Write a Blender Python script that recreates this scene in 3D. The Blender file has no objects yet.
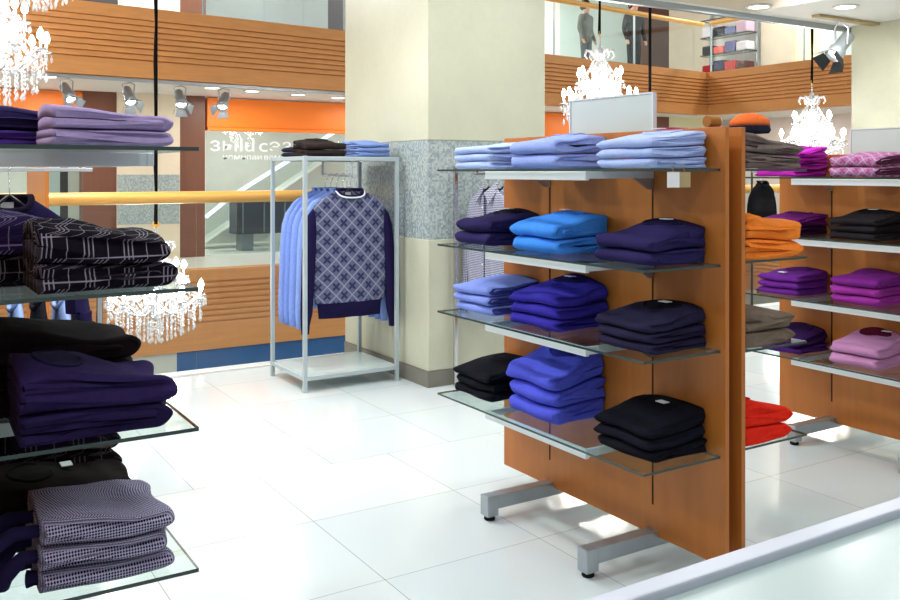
import bpy, bmesh, math, random
from mathutils import Vector, Matrix
random.seed(7)
PI = math.pi
sc = bpy.context.scene
C = sc.collection

# ------------------------------------------------------------------ colours / materials
def L(r, g=None, b=None):
    if g is None:
        r, g, b = r
    f = lambda c: (c/255/12.92) if c/255 <= .04045 else ((c/255+.055)/1.055)**2.4
    return (f(r), f(g), f(b), 1)

class NT:
    def __init__(s, name):
        s.m = bpy.data.materials.new(name); s.m.use_nodes = True
        s.t = s.m.node_tree; s.t.nodes.clear()
        s.out = s.n('ShaderNodeOutputMaterial')
    def n(s, kind, **kw):
        x = s.t.nodes.new(kind)
        for k, v in kw.items(): setattr(x, k, v)
        return x
    def l(s, a, b): s.t.links.new(a, b)
    def val(s, sock, v):
        if hasattr(v, 'is_linked'): s.l(v, sock)
        else: sock.default_value = v
    def math(s, op, a, b=0.0, c=None):
        x = s.n('ShaderNodeMath', operation=op)
        s.val(x.inputs[0], a); s.val(x.inputs[1], b)
        if c is not None: s.val(x.inputs[2], c)
        return x.outputs[0]
    def mix(s, fac, a, b):
        x = s.n('ShaderNodeMix', data_type='RGBA')
        s.val(x.inputs[0], fac); s.val(x.inputs[6], a); s.val(x.inputs[7], b)
        return x.outputs[2]
    def uv(s):
        tc = s.n('ShaderNodeTexCoord'); sp = s.n('ShaderNodeSeparateXYZ')
        s.l(tc.outputs['UV'], sp.inputs[0]); return sp.outputs[0], sp.outputs[1]
    def obj(s):
        return s.n('ShaderNodeTexCoord').outputs['Object']
    def noise(s, scale, detail=3, vec=None, stretch=None):
        v = vec or s.obj()
        if stretch:
            mp = s.n('ShaderNodeMapping'); mp.inputs['Scale'].default_value = stretch
            s.l(v, mp.inputs[0]); v = mp.outputs[0]
        x = s.n('ShaderNodeTexNoise'); x.inputs['Scale'].default_value = scale; x.inputs['Detail'].default_value = detail
        s.l(v, x.inputs['Vector']); return x.outputs[0]
    def bsdf(s, col, rough=.5, metal=0, spec=.5, sheen=0, bump=None, bs=.2, bd=.01, coat=0):
        p = s.n('ShaderNodeBsdfPrincipled')
        s.val(p.inputs['Base Color'], col); s.val(p.inputs['Roughness'], rough)
        p.inputs['Metallic'].default_value = metal; p.inputs['Specular IOR Level'].default_value = spec
        p.inputs['Sheen Weight'].default_value = sheen; p.inputs['Sheen Roughness'].default_value = .6
        p.inputs['Coat Weight'].default_value = coat
        if bump is not None:
            b = s.n('ShaderNodeBump'); b.inputs['Strength'].default_value = bs; b.inputs['Distance'].default_value = bd
            s.l(bump, b.inputs['Height']); s.l(b.outputs[0], p.inputs['Normal'])
        s.l(p.outputs[0], s.out.inputs[0]); return p

def plain(name, rgb, rough=.5, metal=0, spec=.5, var=.06, scale=8, bs=0, coat=0):
    t = NT(name); nz = t.noise(scale)
    c = L(rgb); lo = tuple(x*(1-var) for x in c[:3])+(1,); hi = tuple(min(1, x*(1+var)) for x in c[:3])+(1,)
    t.bsdf(t.mix(nz, lo, hi), rough, metal, spec, bump=nz if bs else None, bs=bs, coat=coat)
    return t.m

def fabric(t, col, sheen=.0):
    n1 = t.noise(14, 4); n2 = t.noise(320, 1)
    h = t.math('ADD', t.math('MULTIPLY', n1, 1.0), t.math('MULTIPLY', n2, .12))
    t.bsdf(col, .95, 0, .06, sheen, h, .55, .012)
    return t.m

KN = {}
def knit(rgb, name=None):
    k = ('k', rgb)
    if k not in KN:
        t = NT('knit_%d_%d_%d' % rgb); c = L(rgb)
        lo = tuple(x*.82 for x in c[:3])+(1,); hi = tuple(min(1, x*1.12) for x in c[:3])+(1,)
        KN[k] = fabric(t, t.mix(t.noise(60, 3), lo, hi))
    return KN[k]

def fr(t, x, k): return t.math('FRACT', t.math('ADD', t.math('DIVIDE', x, k), 50.0))
def band(t, f, c, w): return t.math('LESS_THAN', t.math('ABSOLUTE', t.math('SUBTRACT', f, c)), w)
def orr(t, *xs):
    r = xs[0]
    for x in xs[1:]: r = t.math('MAXIMUM', r, x)
    return r

def m_check(name, base, line, P=.085, Q=.05):
    t = NT(name); u, v = t.uv()
    a = fr(t, u, P); lines = orr(t, *[band(t, a, c, .016) for c in (.39, .5, .61)])
    one = band(t, a, .02, .012)
    b = band(t, fr(t, v, Q), .5, .03)
    return fabric(t, t.mix(t.math('MULTIPLY', orr(t, lines, one, b), .85), L(base), L(line)))

def m_weave(name, base, light, k=.0085):
    t = NT(name); u, v = t.uv()
    s1 = t.math('SINE', t.math('MULTIPLY', t.math('ADD', u, v), 2*PI/k))
    s2 = t.math('SINE', t.math('MULTIPLY', t.math('SUBTRACT', u, v), 2*PI/k))
    f = t.math('GREATER_THAN', t.math('MULTIPLY', s1, s2), -.05)
    return fabric(t, t.mix(f, L(base), L(light)))

def m_argyle(name, base, line, cross, K=.1):
    t = NT(name); u, v = t.uv()
    p = fr(t, t.math('ADD', u, v), K); q = fr(t, t.math('SUBTRACT', u, v), K)
    ln = orr(t, band(t, p, .0, .035), band(t, p, 1.0, .035), band(t, q, .0, .035), band(t, q, 1.0, .035))
    x1 = t.math('MULTIPLY', band(t, p, .5, .085), band(t, q, .5, .36))
    x2 = t.math('MULTIPLY', band(t, q, .5, .085), band(t, p, .5, .36))
    sp = t.math('MULTIPLY', t.math('SINE', t.math('MULTIPLY', u, 2*PI/.008)), t.math('SINE', t.math('MULTIPLY', v, 2*PI/.008)))
    b0 = L(base); b1 = tuple(x*.72 for x in b0[:3])+(1,)
    c = t.mix(t.math('GREATER_THAN', sp, 0.0), b0, b1)
    c = t.mix(t.math('MULTIPLY', orr(t, x1, x2), .85), c, L(cross))
    c = t.mix(t.math('MULTIPLY', ln, .7), c, L(line))
    return fabric(t, c)

def m_wood(name, rgb, axis='z', rough=.38):
    t = NT(name); st = {'z': (9, 9, .5), 'x': (.5, 9, 9), 'y': (9, .5, 9)}[axis]
    nz = t.noise(3.0, 6, stretch=st); c = L(rgb)
    lo = tuple(x*.82 for x in c[:3])+(1,); hi = tuple(min(1, x*1.15) for x in c[:3])+(1,)
    t.bsdf(t.mix(nz, lo, hi), rough, 0, .4)
    return t.m

def m_glass(name, tint, refl=.9, ior=1.45):
    t = NT(name)
    tr = t.n('ShaderNodeBsdfTransparent'); tr.inputs[0].default_value = tint
    gl = t.n('ShaderNodeBsdfGlossy'); gl.inputs['Roughness'].default_value = .02; gl.inputs[0].default_value = (refl, refl, refl, 1)
    f = t.n('ShaderNodeFresnel'); f.inputs[0].default_value = ior
    g = t.n('ShaderNodeNewGeometry')
    fac = t.math('MULTIPLY', f.outputs[0], t.math('SUBTRACT', 1.0, g.outputs['Backfacing']))
    mx = t.n('ShaderNodeMixShader'); t.l(fac, mx.inputs[0]); t.l(tr.outputs[0], mx.inputs[1]); t.l(gl.outputs[0], mx.inputs[2])
    t.l(mx.outputs[0], t.out.inputs[0]); return t.m

def m_emit(name, rgb, s):
    t = NT(name); e = t.n('ShaderNodeEmission'); e.inputs[0].default_value = L(rgb); e.inputs[1].default_value = s
    t.l(e.outputs[0], t.out.inputs[0]); return t.m

def m_floor():
    t = NT('polished_tile_floor')
    sp = t.n('ShaderNodeSeparateXYZ'); t.l(t.obj(), sp.inputs[0]); x, y = sp.outputs[0], sp.outputs[1]
    rowf = t.math('DIVIDE', t.math('SUBTRACT', y, 2.752), .615); row = t.math('FLOOR', rowf)
    off = t.math('ADD', t.math('MULTIPLY', t.math('GREATER_THAN', row, 1.5), -.302), 2.12)
    colf = t.math('DIVIDE', t.math('SUBTRACT', x, off), .665); col = t.math('FLOOR', colf)
    fx = t.math('FRACT', t.math('ADD', colf, 60.0)); fy = t.math('FRACT', t.math('ADD', rowf, 60.0))
    e = .0035
    j = orr(t, t.math('LESS_THAN', fx, e*1.3), t.math('LESS_THAN', fy, e*1.4))
    cv = t.n('ShaderNodeCombineXYZ'); t.l(col, cv.inputs[0]); t.l(row, cv.inputs[1])
    wn = t.n('ShaderNodeTexWhiteNoise'); t.l(cv.outputs[0], wn.inputs[0])
    marb = t.noise(2.2, 6)
    c = t.mix(wn.outputs[0], L(208, 219, 222), L(222, 227, 226))
    c = t.mix(t.math('MULTIPLY', marb, .18), c, L(180, 190, 190))
    c = t.mix(t.math('MULTIPLY', j, .75), c, L(120, 122, 120))
    r = t.math('ADD', .06, t.math('MULTIPLY', marb, .07))
    t.bsdf(c, r, 0, .5); return t.m

def m_mosaic():
    t = NT('mosaic_tiles'); k = .0135
    v = t.n('ShaderNodeVectorMath', operation='SNAP'); t.l(t.obj(), v.inputs[0]); v.inputs[1].default_value = (k, k, k)
    wn = t.n('ShaderNodeTexWhiteNoise'); t.l(v.outputs[0], wn.inputs[0])
    t.bsdf(t.mix(wn.outputs[0], L(132, 148, 152), L(182, 190, 186)), .22, 0, .5); return t.m

def m_stone(name, rgb, rough=.3):
    t = NT(name); a = t.noise(3.5, 8); b = t.noise(28, 4); c = L(rgb)
    lo = tuple(x*.86 for x in c[:3])+(1,); hi = tuple(min(1, x*1.08) for x in c[:3])+(1,)
    t.bsdf(t.mix(t.math('ADD', t.math('MULTIPLY', a, .7), t.math('MULTIPLY', b, .3)), lo, hi), rough, 0, .45); return t.m

def m_crystal():
    t = NT('cut_crystal')
    d = t.n('ShaderNodeBsdfTranslucent'); d.inputs[0].default_value = (.95, .95, .97, 1)
    g = t.n('ShaderNodeBsdfGlossy'); g.inputs['Roughness'].default_value = .05
    tr = t.n('ShaderNodeBsdfTransparent'); tr.inputs[0].default_value = (.95, .96, .98, 1)
    df = t.n('ShaderNodeBsdfDiffuse'); df.inputs[0].default_value = (.9, .9, .93, 1)
    m1 = t.n('ShaderNodeMixShader'); m1.inputs[0].default_value = .45; t.l(d.outputs[0], m1.inputs[1]); t.l(df.outputs[0], m1.inputs[2])
    m2 = t.n('ShaderNodeMixShader'); m2.inputs[0].default_value = .2; t.l(m1.outputs[0], m2.inputs[1]); t.l(tr.outputs[0], m2.inputs[2])
    m3 = t.n('ShaderNodeMixShader'); m3.inputs[0].default_value = .25; t.l(m2.outputs[0], m3.inputs[1]); t.l(g.outputs[0], m3.inputs[2])
    t.l(m3.outputs[0], t.out.inputs[0]); return t.m

M = dict(
    wood=m_wood('cherry_veneer', (184, 110, 46)), wood_edge=m_wood('cherry_edge', (200, 130, 78)),
    slat=m_wood('slatted_oak', (206, 142, 82), 'x', .5), brown=m_wood('walnut_panel', (116, 74, 56)),
    steel=plain('brushed_aluminium', (176, 184, 190), .35, .75, .5, .05, 40),
    bar=plain('satin_white_metal', (214, 220, 224), .35, .15, .5, .03),
    chrome=plain('chrome', (205, 208, 210), .12, 1, .5, .02), rackm=plain('grey_lacquer', (176, 190, 194), .35, .2, .5, .03),
    black=plain('black_plastic', (22, 24, 26), .4, 0, .4, .1), rubber=plain('black_rubber', (26, 26, 28), .8, 0, .2, .1),
    slot=plain('slot_steel', (52, 36, 24), .6, .2, .3, .1),
    glass=m_glass('shelf_glass', (.90, .965, .945, 1)), gedge=plain('glass_edge', (42, 62, 58), .15, 0, .6, .1),
    rglass=m_glass('railing_glass', (.95, .975, .97, 1)), sglass=m_glass('shopfront_glass', (.86, .91, .92, 1)),
    frost=plain('frosted_glass', (186, 204, 204), .22, 0, .5, .03), acryl=plain('acrylic_sheet', (196, 206, 203), .3, 0, .5, .02),
    gold=plain('golden_handrail', (222, 168, 84), .32, .15, .5, .08, 5),
    floor=m_floor(), ceil=plain('white_ceiling', (236, 234, 230), .7, 0, .2, .02), white=plain('white_paint', (232, 230, 226), .6, 0, .3, .02),
    stone=m_stone('cream_limestone', (198, 199, 176)), stone2=m_stone('warm_limestone', (226, 212, 188)), skirt=plain('grey_skirting', (124, 122, 112), .4, 0, .4, .05),
    mosaic=m_mosaic(), orange=plain('orange_sign_panel', (255, 132, 30), .4, 0, .4, .03, 1.5), blue=plain('blue_fascia', (40, 92, 150), .35, 0, .5, .15, 2.5),
    marble=m_stone('pale_marble', (206, 210, 200)), grey=plain('grey_panel', (120, 128, 128), .4, 0, .4, .1, 2), teal=plain('pale_teal_panel', (196, 214, 210), .4, 0, .4, .05, 2),
    dark=plain('dark_panel', (58, 56, 58), .4, 0, .4, .1, 2), pinkw=plain('rosy_white_plaster', (232, 218, 214), .6, 0, .3, .03, 2), beige=m_stone('beige_panel', (206, 192, 172)),
    yellow=plain('pale_yellow_panel', (232, 228, 190), .6, 0, .3, .03), cable=plain('black_cable_sleeve', (14, 14, 16), .9, 0, .1, .2),
    crystal=m_crystal(), silver=plain('silvered_metal', (225, 225, 228), .2, .6, .5, .03),
    bulb=m_emit('warm_bulb', (255, 246, 232), 60), lamp=m_emit('lamp_disc', (255, 250, 244), 26), downl=m_emit('downlight_disc', (255, 250, 240), 9),
    lav=plain('pale_lacquer', (196, 202, 216), .35, .1, .5, .02),
    letter=plain('white_letters', (245, 245, 248), .5, 0, .3, .02), paper=plain('white_card', (235, 236, 238), .6, 0, .2, .02), tan=plain('tan_card', (176, 156, 116), .6, 0, .2, .05),
    stripe=plain('white_rib', (225, 228, 235), .9, 0, .1, .03), skin=plain('skin', (206, 160, 138), .6, 0, .3, .05), hair=plain('dark_hair', (46, 36, 30), .7, 0, .2, .1),
)

# ------------------------------------------------------------------ mesh helper
class MB:
    def __init__(s): s.v = []; s.f = []; s.mi = []; s.sm = []; s.mats = []; s.uv = None
    def m(s, mat):
        if mat not in s.mats: s.mats.append(mat)
        return s.mats.index(mat)
    def add(s, vs, fs, mat, smooth=False):
        o = len(s.v); k = s.m(mat); s.v += [tuple(p) for p in vs]
        for f in fs: s.f.append([i+o for i in f]); s.mi.append(k); s.sm.append(smooth)
    def box(s, x0, x1, y0, y1, z0, z1, mat, sides=None):
        vs = [(x0,y0,z0),(x1,y0,z0),(x1,y1,z0),(x0,y1,z0),(x0,y0,z1),(x1,y0,z1),(x1,y1,z1),(x0,y1,z1)]
        tb = [[3,2,1,0],[4,5,6,7]]; sd = [[0,1,5,4],[1,2,6,5],[2,3,7,6],[3,0,4,7]]
        s.add(vs, tb, mat); o = len(s.v)-8; k = s.m(sides or mat)
        for f in sd: s.f.append([i+o for i in f]); s.mi.append(k); s.sm.append(False)
    def bbox(s, x0, x1, y0, y1, z0, z1, mat, bv=.003):
        b = bmesh.new(); bmesh.ops.create_cube(b, size=1)
        for v in b.verts: v.co = Vector(((x0+x1)/2+v.co.x*(x1-x0), (y0+y1)/2+v.co.y*(y1-y0), (z0+z1)/2+v.co.z*(z1-z0)))
        bmesh.ops.bevel(b, geom=b.edges[:], offset=bv, segments=2, affect='EDGES', profile=.5)
        s.add([v.co for v in b.verts], [[v.index for v in f.verts] for f in (b.verts.index_update() or b.faces)], mat); b.free()
    def tube(s, pts, r, mat, n=8, cap=True, smooth=True, flat=1.0):
        pts = [Vector(p) for p in pts]; rs = r if isinstance(r, (list, tuple)) else [r]*len(pts)
        rings = []; up0 = None
        for i, p in enumerate(pts):
            d = (pts[min(i+1, len(pts)-1)] - pts[max(i-1, 0)]).normalized()
            if up0 is None:
                up0 = Vector((0,0,1)) if abs(d.z) < .9 else Vector((1,0,0))
            sd = d.cross(up0).normalized(); up = sd.cross(d).normalized(); up0 = up
            rings.append([p + sd*math.cos(2*PI*k/n)*rs[i] + up*math.sin(2*PI*k/n)*rs[i]*flat for k in range(n)])
        vs = [v for r_ in rings for v in r_]; fs = []
        for i in range(len(pts)-1):
            for k in range(n): fs.append([i*n+k, i*n+(k+1)%n, (i+1)*n+(k+1)%n, (i+1)*n+k])
        s.add(vs, fs, mat, smooth)
        if cap: s.add(rings[0], [list(range(n))[::-1]], mat); s.add(rings[-1], [list(range(n))], mat)
    def lathe(s, prof, mat, n=16, c=(0,0,0), smooth=True, axis=None):
        vs = []; fs = []
        for r, z in prof:
            for k in range(n):
                v = Vector((r*math.cos(2*PI*k/n), r*math.sin(2*PI*k/n), z))
                if axis is not None: v = axis @ v
                vs.append(Vector(c)+v)
        for i in range(len(prof)-1):
            for k in range(n): fs.append([i*n+k, i*n+(k+1)%n, (i+1)*n+(k+1)%n, (i+1)*n+k])
        if prof[0][0] > 1e-5: fs.append(list(range(n))[::-1])
        if prof[-1][0] > 1e-5: fs.append([(len(prof)-1)*n+k for k in range(n)])
        s.add(vs, fs, mat, smooth)
    def loft(s, rings, mat, cap0=False, cap1=False, smooth=True):
        n = len(rings[0]); vs = [v for r in rings for v in r]; fs = []
        for i in range(len(rings)-1):
            for k in range(n): fs.append([i*n+k, i*n+(k+1)%n, (i+1)*n+(k+1)%n, (i+1)*n+k])
        if cap0: fs.append(list(range(n))[::-1])
        if cap1: fs.append([(len(rings)-1)*n+k for k in range(n)])
        s.add(vs, fs, mat, smooth)
    def prism(s, poly, z0, z1, mat):
        n = len(poly); vs = [(x,y,z0) for x,y in poly]+[(x,y,z1) for x,y in poly]
        s.add(vs, [list(range(n))[::-1], [n+k for k in range(n)]]+[[k,(k+1)%n,n+(k+1)%n,n+k] for k in range(n)], mat)
    def build(s, name, parent=None, loc=None, rz=0):
        me = bpy.data.meshes.new(name); me.from_pydata(s.v, [], s.f)
        for m in s.mats: me.materials.append(m)
        for p, k, q in zip(me.polygons, s.mi, s.sm): p.material_index = k; p.use_smooth = q
        if s.uv is not None:
            l = me.uv_layers.new(name='UVMap')
            for lp in me.loops: l.data[lp.index].uv = s.uv[lp.vertex_index]
        me.validate(); me.update()
        o = bpy.data.objects.new(name, me); C.objects.link(o)
        if parent: o.parent = parent
        if loc: o.location = loc
        o.rotation_euler.z = rz
        return o

def empty(name, loc=(0,0,0), rz=0):
    o = bpy.data.objects.new(name, None); C.objects.link(o); o.location = loc; o.rotation_euler = (0,0,rz); o.empty_display_size = .05
    return o
def tag(o, label, cat, group=None, kind=None):
    o['label'] = label; o['category'] = cat
    if group: o['group'] = group
    if kind: o['kind'] = kind
    return o
def struct(o, label=None):
    o['kind'] = 'structure'
    if label: o['label'] = label
    return o
def dup(root, loc, rz, label):
    r = root.copy(); C.objects.link(r); r.location = loc; r.rotation_euler = (0,0,rz); r['label'] = label
    for ch in root.children:
        c = ch.copy(); C.objects.link(c); c.parent = r
        for g in ch.children:
            d = g.copy(); C.objects.link(d); d.parent = c
    return r
CS, SN, F = .8483, .5296, 905.
def on_b(px, b):      # where the photo's column px meets the plane y = b (used for the far shopfronts)
    t = (px-450)/F; Y = b/(CS-SN*t); return Y*(CS*t+SN)
def on_a(px, a):
    t = (px-450)/F; Y = a/(CS*t+SN); return Y*(CS-SN*t)

# ------------------------------------------------------------------ setting: our floor, ceiling, columns
m = MB(); m.box(-6, 14.1, -4, 6.3, -.35, 0, M['floor']); struct(m.build('floor'), 'white polished stone tile floor')
m = MB(); m.box(-6, 14.1, 6.22, 6.34, -.36, .012, M['white']); struct(m.build('trim_1'), 'white stone edge of the floor under the glass railing')
m = MB(); m.box(-6, 14.1, -4, 6.34, 3.05, 3.35, M['ceil']); struct(m.build('ceiling'), 'white shop ceiling')
m = MB(); m.bbox(-6, 14.1, 6.34, 6.40, 2.99, 3.42, M['steel'], .006); struct(m.build('trim_2'), 'metal lip along the ceiling edge')
m = MB(); m.box(4.9, 7.55, 4.7, 6.2, 3.035, 3.05, M['beige']); struct(m.build('trim_3'), 'tan ceiling panel beside the white ceiling')

def column(x0, x1, y0, y1, label):
    r = empty('column', ((x0+x1)/2, (y0+y1)/2, 0)); dx, dy = (x1-x0)/2, (y1-y0)/2
    a = MB(); a.bbox(-dx, dx, -dy, dy, 1.607, 3.05, M['stone'], .006); a.build('upper_cladding', r)
    a = MB(); a.box(-dx+.004, dx-.004, -dy+.004, dy-.004, .96, 1.607, M['mosaic']); a.build('mosaic_band', r)
    a = MB(); a.bbox(-dx, dx, -dy, dy, .105, .96, M['stone'], .006); a.build('lower_cladding', r)
    a = MB(); a.box(-dx-.004, dx+.004, -dy-.004, dy+.004, 0, .105, M['skirt']); a.build('skirting', r)
    struct(r, label)
column(2.986, 3.942, 5.05, 6.30, 'square stone column with a mosaic band beside the metal rack')
column(9.30, 10.26, 5.05, 6.30, 'stone column at the right edge of the photo')

# glass railing at the atrium edge
def railing(x0, x1, label):
    r = empty('glass_railing', (x0, 6.27, 0)); n = max(1, round((x1-x0)/1.15)); w = (x1-x0)/n
    for i in range(n):
        a = MB(); a.box(i*w+.004, (i+1)*w-.004, -.006, .006, .012, 1.2, M['rglass']); a.build('glass_panel', r)
    a = MB(); a.tube([(0,0,1.225), (x1-x0,0,1.225)], .042, M['gold'], 16); a.build('handrail', r)
    return tag(r, label, 'railing')
railing(-5, 2.97, 'glass railing with golden handrail behind the metal rack, left of the column')
railing(3.96, 9.28, 'glass railing with golden handrail right of the column, behind the wooden stands')

# ------------------------------------------------------------------ the far side of the atrium
def slat_prof(z0, z1, n, plain):
    zt = z1-.1; zb = z0+plain; h = (zt-zb)/n; p = [(0, z0), (0, zb)]
    for i in range(n):
        z = zb+i*h; p += [(.03, z+.001), (.03, z+h*.22), (0, z+h*.3), (0, z+h-.001)]
    return p+[(0, z1), (.25, z1), (.25, z0)]
def band_wall(name, p0, p1, z0, z1, n, plain, label):
    p0, p1 = Vector(p0), Vector(p1); d = (p1-p0); ln = d.length; d.normalize(); nrm = Vector((-d.y, d.x))
    pr = slat_prof(z0, z1, n, plain); a = MB(); k = len(pr)
    vs = [(*(p0+nrm*o), z) for o, z in pr]+[(*(p1+nrm*o), z) for o, z in pr]
    fs = [[i, k+i, k+(i+1)%k, (i+1)%k] for i in range(k)]
    a.add(vs, fs, M['slat'])
    struct(a.build(name), label)
A0, A1, B1 = (-5.0, 10.52), (14.169, 12.834), (14.05, 4.0)
band_wall('wall_gallery_back', A0, A1, 2.56, 3.425, 8, .2, 'slatted wooden front of the upper gallery across the atrium')
band_wall('wall_gallery_right', A1, B1, 2.56, 3.425, 8, .2, 'slatted wooden front of the upper gallery on the right')
band_wall('wall_lower_back', (-5, 11.9), (14.1, 11.9), -.958, .105, 8, .36, 'slatted wooden floor edge across the atrium')
band_wall('wall_lower_right', (14.1, 11.9), (14.1, 3), -.958, .105, 8, .36, 'slatted wooden floor edge on the right of the atrium')
m = MB(); m.prism([(-5, 10.8), (14.0, 13.07), (14.3, 12.9), (14.3, 3), (18, 3), (18, 19), (-5, 19)], 2.575, 3.3, M['white']); struct(m.build('ceiling_gallery'), 'white underside and floor of the upper gallery')
m = MB(); m.prism([(-5, 12.16), (14.36, 12.16), (14.36, 3), (18, 3), (18, 19), (-5, 19)], -.95, .09, M['marble']); struct(m.build('floor_opposite'), 'pale floor of the walkway across the atrium')
xb = on_b(177, 11.95)
m = MB(); m.box(xb, 14.1, 11.96, 12.2, -2.0, -.96, M['blue']); struct(m.build('wall_lower_blue'), 'blue fascia under the wooden floor edge')
m = MB(); m.box(-5, xb, 11.96, 12.2, -2.0, -.96, M['marble']); struct(m.build('wall_lower_marble'), 'pale marble fascia under the wooden floor edge')
m = MB(); m.box(-6, 18, 6, 19, -4.2, -4.0, M['marble']); struct(m.build('floor_lower'), 'pale floor of the level below')
m = MB(); m.box(-6, 18, 12.2, 12.4, -4.0, -.96, M['beige']); struct(m.build('wall_lower_level'))

# opposite shopfront at y = 14
def panel(name, px0, px1, b, z0, z1, mat, dep=.1, label=None):
    x0, x1 = on_b(px0, b), on_b(px1, b)
    a = MB(); a.box(x0, x1, b, b+dep, z0, z1, mat); o = struct(a.build(name), label); return o
panel('wall_opposite', -260, 735, 16.3, .09, 2.575, M['marble'], .1, 'pale inner wall of the shop across the atrium')
m = MB(); m.box(-5, 17.9, 18.9, 19, .09, 7, M['white']); struct(m.build('wall_far'))
b = 14.0
panel('wall_pilaster', 83, 117, b-.08, .09, 2.575, M['brown'], .3, 'dark brown pilaster left of the far cream pillar')
panel('wall_pilaster', 180, 205, b-.08, .09, 2.575, M['brown'], .3, 'dark brown pilaster right of the far cream pillar')
o = panel('wall_pillar', 117, 180, b-.12, .09, 2.575, M['stone2'], .4, 'cream pillar with mosaic band across the atrium')
a = MB(); x0, x1 = on_b(117.5, b-.125), on_b(179.5, b-.125); a.box(x0, x1, b-.128, b-.1, .62, 1.36, M['mosaic']); a.build('mosaic_band', o)
def sign(px0, px1, label):
    x0, x1 = on_b(px0, b), on_b(px1, b); r = empty('shop_sign', (x0, b, 2.1))
    a = MB(); a.bbox(0, x1-x0, -.06, .14, 0, .455, M['orange'], .01); a.build('sign_panel', r)
    a = MB(); a.box(0, x1-x0, -.09, .14, -.05, -.002, M['orange']); a.build('lower_ledge', r)
    tag(r, label, 'sign', 'orange shop signs')
sign(-200, 82, 'orange sign band above shop front, left of the brown pilasters')
sign(206, 575, 'orange sign band above glass shop front, right of the brown pilasters')
panel('wall_shopfront', 575, 656, b, 1.0, 2.575, M['beige'], .2)
panel('wall_shopfront', 656, 669, b-.05, .09, 2.575, M['brown'], .3)
panel('wall_shopfront', 669, 712, b, .09, 2.575, M['yellow'], .2)
panel('window_1', 206, 575, b+.02, .1, 2.04, M['sglass'], .012, 'glass shop front under the right orange sign')
panel('window_2', -200, 82, b+.02, .1, 2.04, M['sglass'], .012, 'glass shop front under the left orange sign')
# lettering on the glass
def text(parent, s, x, z, size, wx=1.0):
    cu = bpy.data.curves.new('lettering', 'FONT'); cu.body = s; cu.size = size; cu.extrude = .004; cu.offset = 0
    ob = bpy.data.objects.new('tmp', cu); C.objects.link(ob)
    dg = bpy.context.evaluated_depsgraph_get(); me = bpy.data.meshes.new_from_object(ob.evaluated_get(dg))
    bpy.data.objects.remove(ob); me.transform(Matrix.Diagonal((wx, 1, 1, 1))); me.transform(Matrix.Rotation(PI/2, 4, 'X')); me.transform(Matrix.Translation((x, 0, z)))
    me.materials.clear(); me.materials.append(M['letter'])
    o = bpy.data.objects.new('lettering', me); C.objects.link(o); o.parent = parent; return o
xr = on_b(205, b); r = empty('window_lettering', (xr, b-.012, 1.4))
text(r, 'зыlu', .06, .33, .3, 1.3); text(r, 'cэзл', .86, .33, .3, 1.3); text(r, 'немн', .27, .2, .12, 1.3); text(r, 'паи', .66, .2, .12, 1.3); text(r, 'вам', .95, .2, .12, 1.3)
tag(r, 'white block lettering on the far glass shop front', 'lettering')
# things behind the far glass
r = empty('escalator', (on_b(205, 15.2), 15.2, .09)); x2 = on_b(345, 15.2)-on_b(205, 15.2)
a = MB(); P = [(.0, .1), (x2, 1.75), (x2, 1.12), (1.0, .1)]
a.add([(x, 0, z) for x, z in P]+[(x, .5, z) for x, z in P], [[0,3,2,1],[4,5,6,7],[0,1,5,4],[1,2,6,5],[2,3,7,6],[3,0,4,7]], M['marble']); a.build('balustrade', r)
a = MB(); a.tube([(0, -.05, .55), (.45, -.05, .9), (x2, -.05, 2.18)], .035, m_emit('lit_handrail', (235, 240, 255), 2.2), 8); a.build('lit_handrail', r)
a = MB(); a.add([(.0,.02,.15),(x2,.02,1.8),(x2,.02,2.18),(.45,.02,.9),(0,.02,.55)], [[0,1,2,3,4]], M['sglass']); a.build('glass_side', r)
tag(r, 'pale escalator with a lit handrail behind the far shop glass', 'escalator')
x0, x1 = on_b(237, 14.5), on_b(330, 14.5); r = empty('display_cabinet', (x0, 14.5, .09))
a = MB(); a.bbox(0, x1-x0, 0, .4, .28, .96, M['dark'], .01); a.build('cabinet_body', r)
for i in range(5):
    a = MB(); xx = .1+i*(x1-x0-.2)/4; a.box(xx-.012, xx+.012, -.012, 0, .3, .94, M['grey']); a.build('divider', r)
for i in range(2):
    a = MB(); a.box(.1+i*(x1-x0-.4), .3+i*(x1-x0-.4), .05, .35, 0, .28, M['grey']); a.build('plinth', r)
tag(r, 'dark low display cabinet behind the far glass, left of the metal rack', 'cabinet')
for px0, px1, mt in ((44, 60, 'teal'), (60, 68, 'dark'), (68, 83, 'marble')):
    panel('wall_shop_left', px0, px1, 14.9, .09, 2.1, M[mt], .05)
# walkway downlights
def ceil_light(x, y, z, label, r=.09, grp='ceiling downlights'):
    e = empty('downlight', (x, y, z)); a = MB(); a.lathe([(r*1.3, -.008), (r*1.3, 0), (r, 0), (r, -.012)], M['white'], 20); a.build('rim', e)
    a = MB(); a.lathe([(0, -.012), (r*.95, -.012)], M['downl'], 20); a.build('lamp_disc', e)
    return tag(e, label, 'ceiling light', grp)
for px, bb, w in ((48, 12.0, 'nearest the hanging crystal chandelier'), (212, 12.4, 'above the left end of the right orange sign'), (252, 12.6, 'second from the left over the orange sign'), (298, 12.8, 'third from the left over the orange sign'), (338, 13.0, 'beside the big column')):
    ceil_light(on_b(px, bb), bb, 2.574, 'round downlight under far gallery, '+w, .1, 'downlights under the far gallery')

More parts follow.
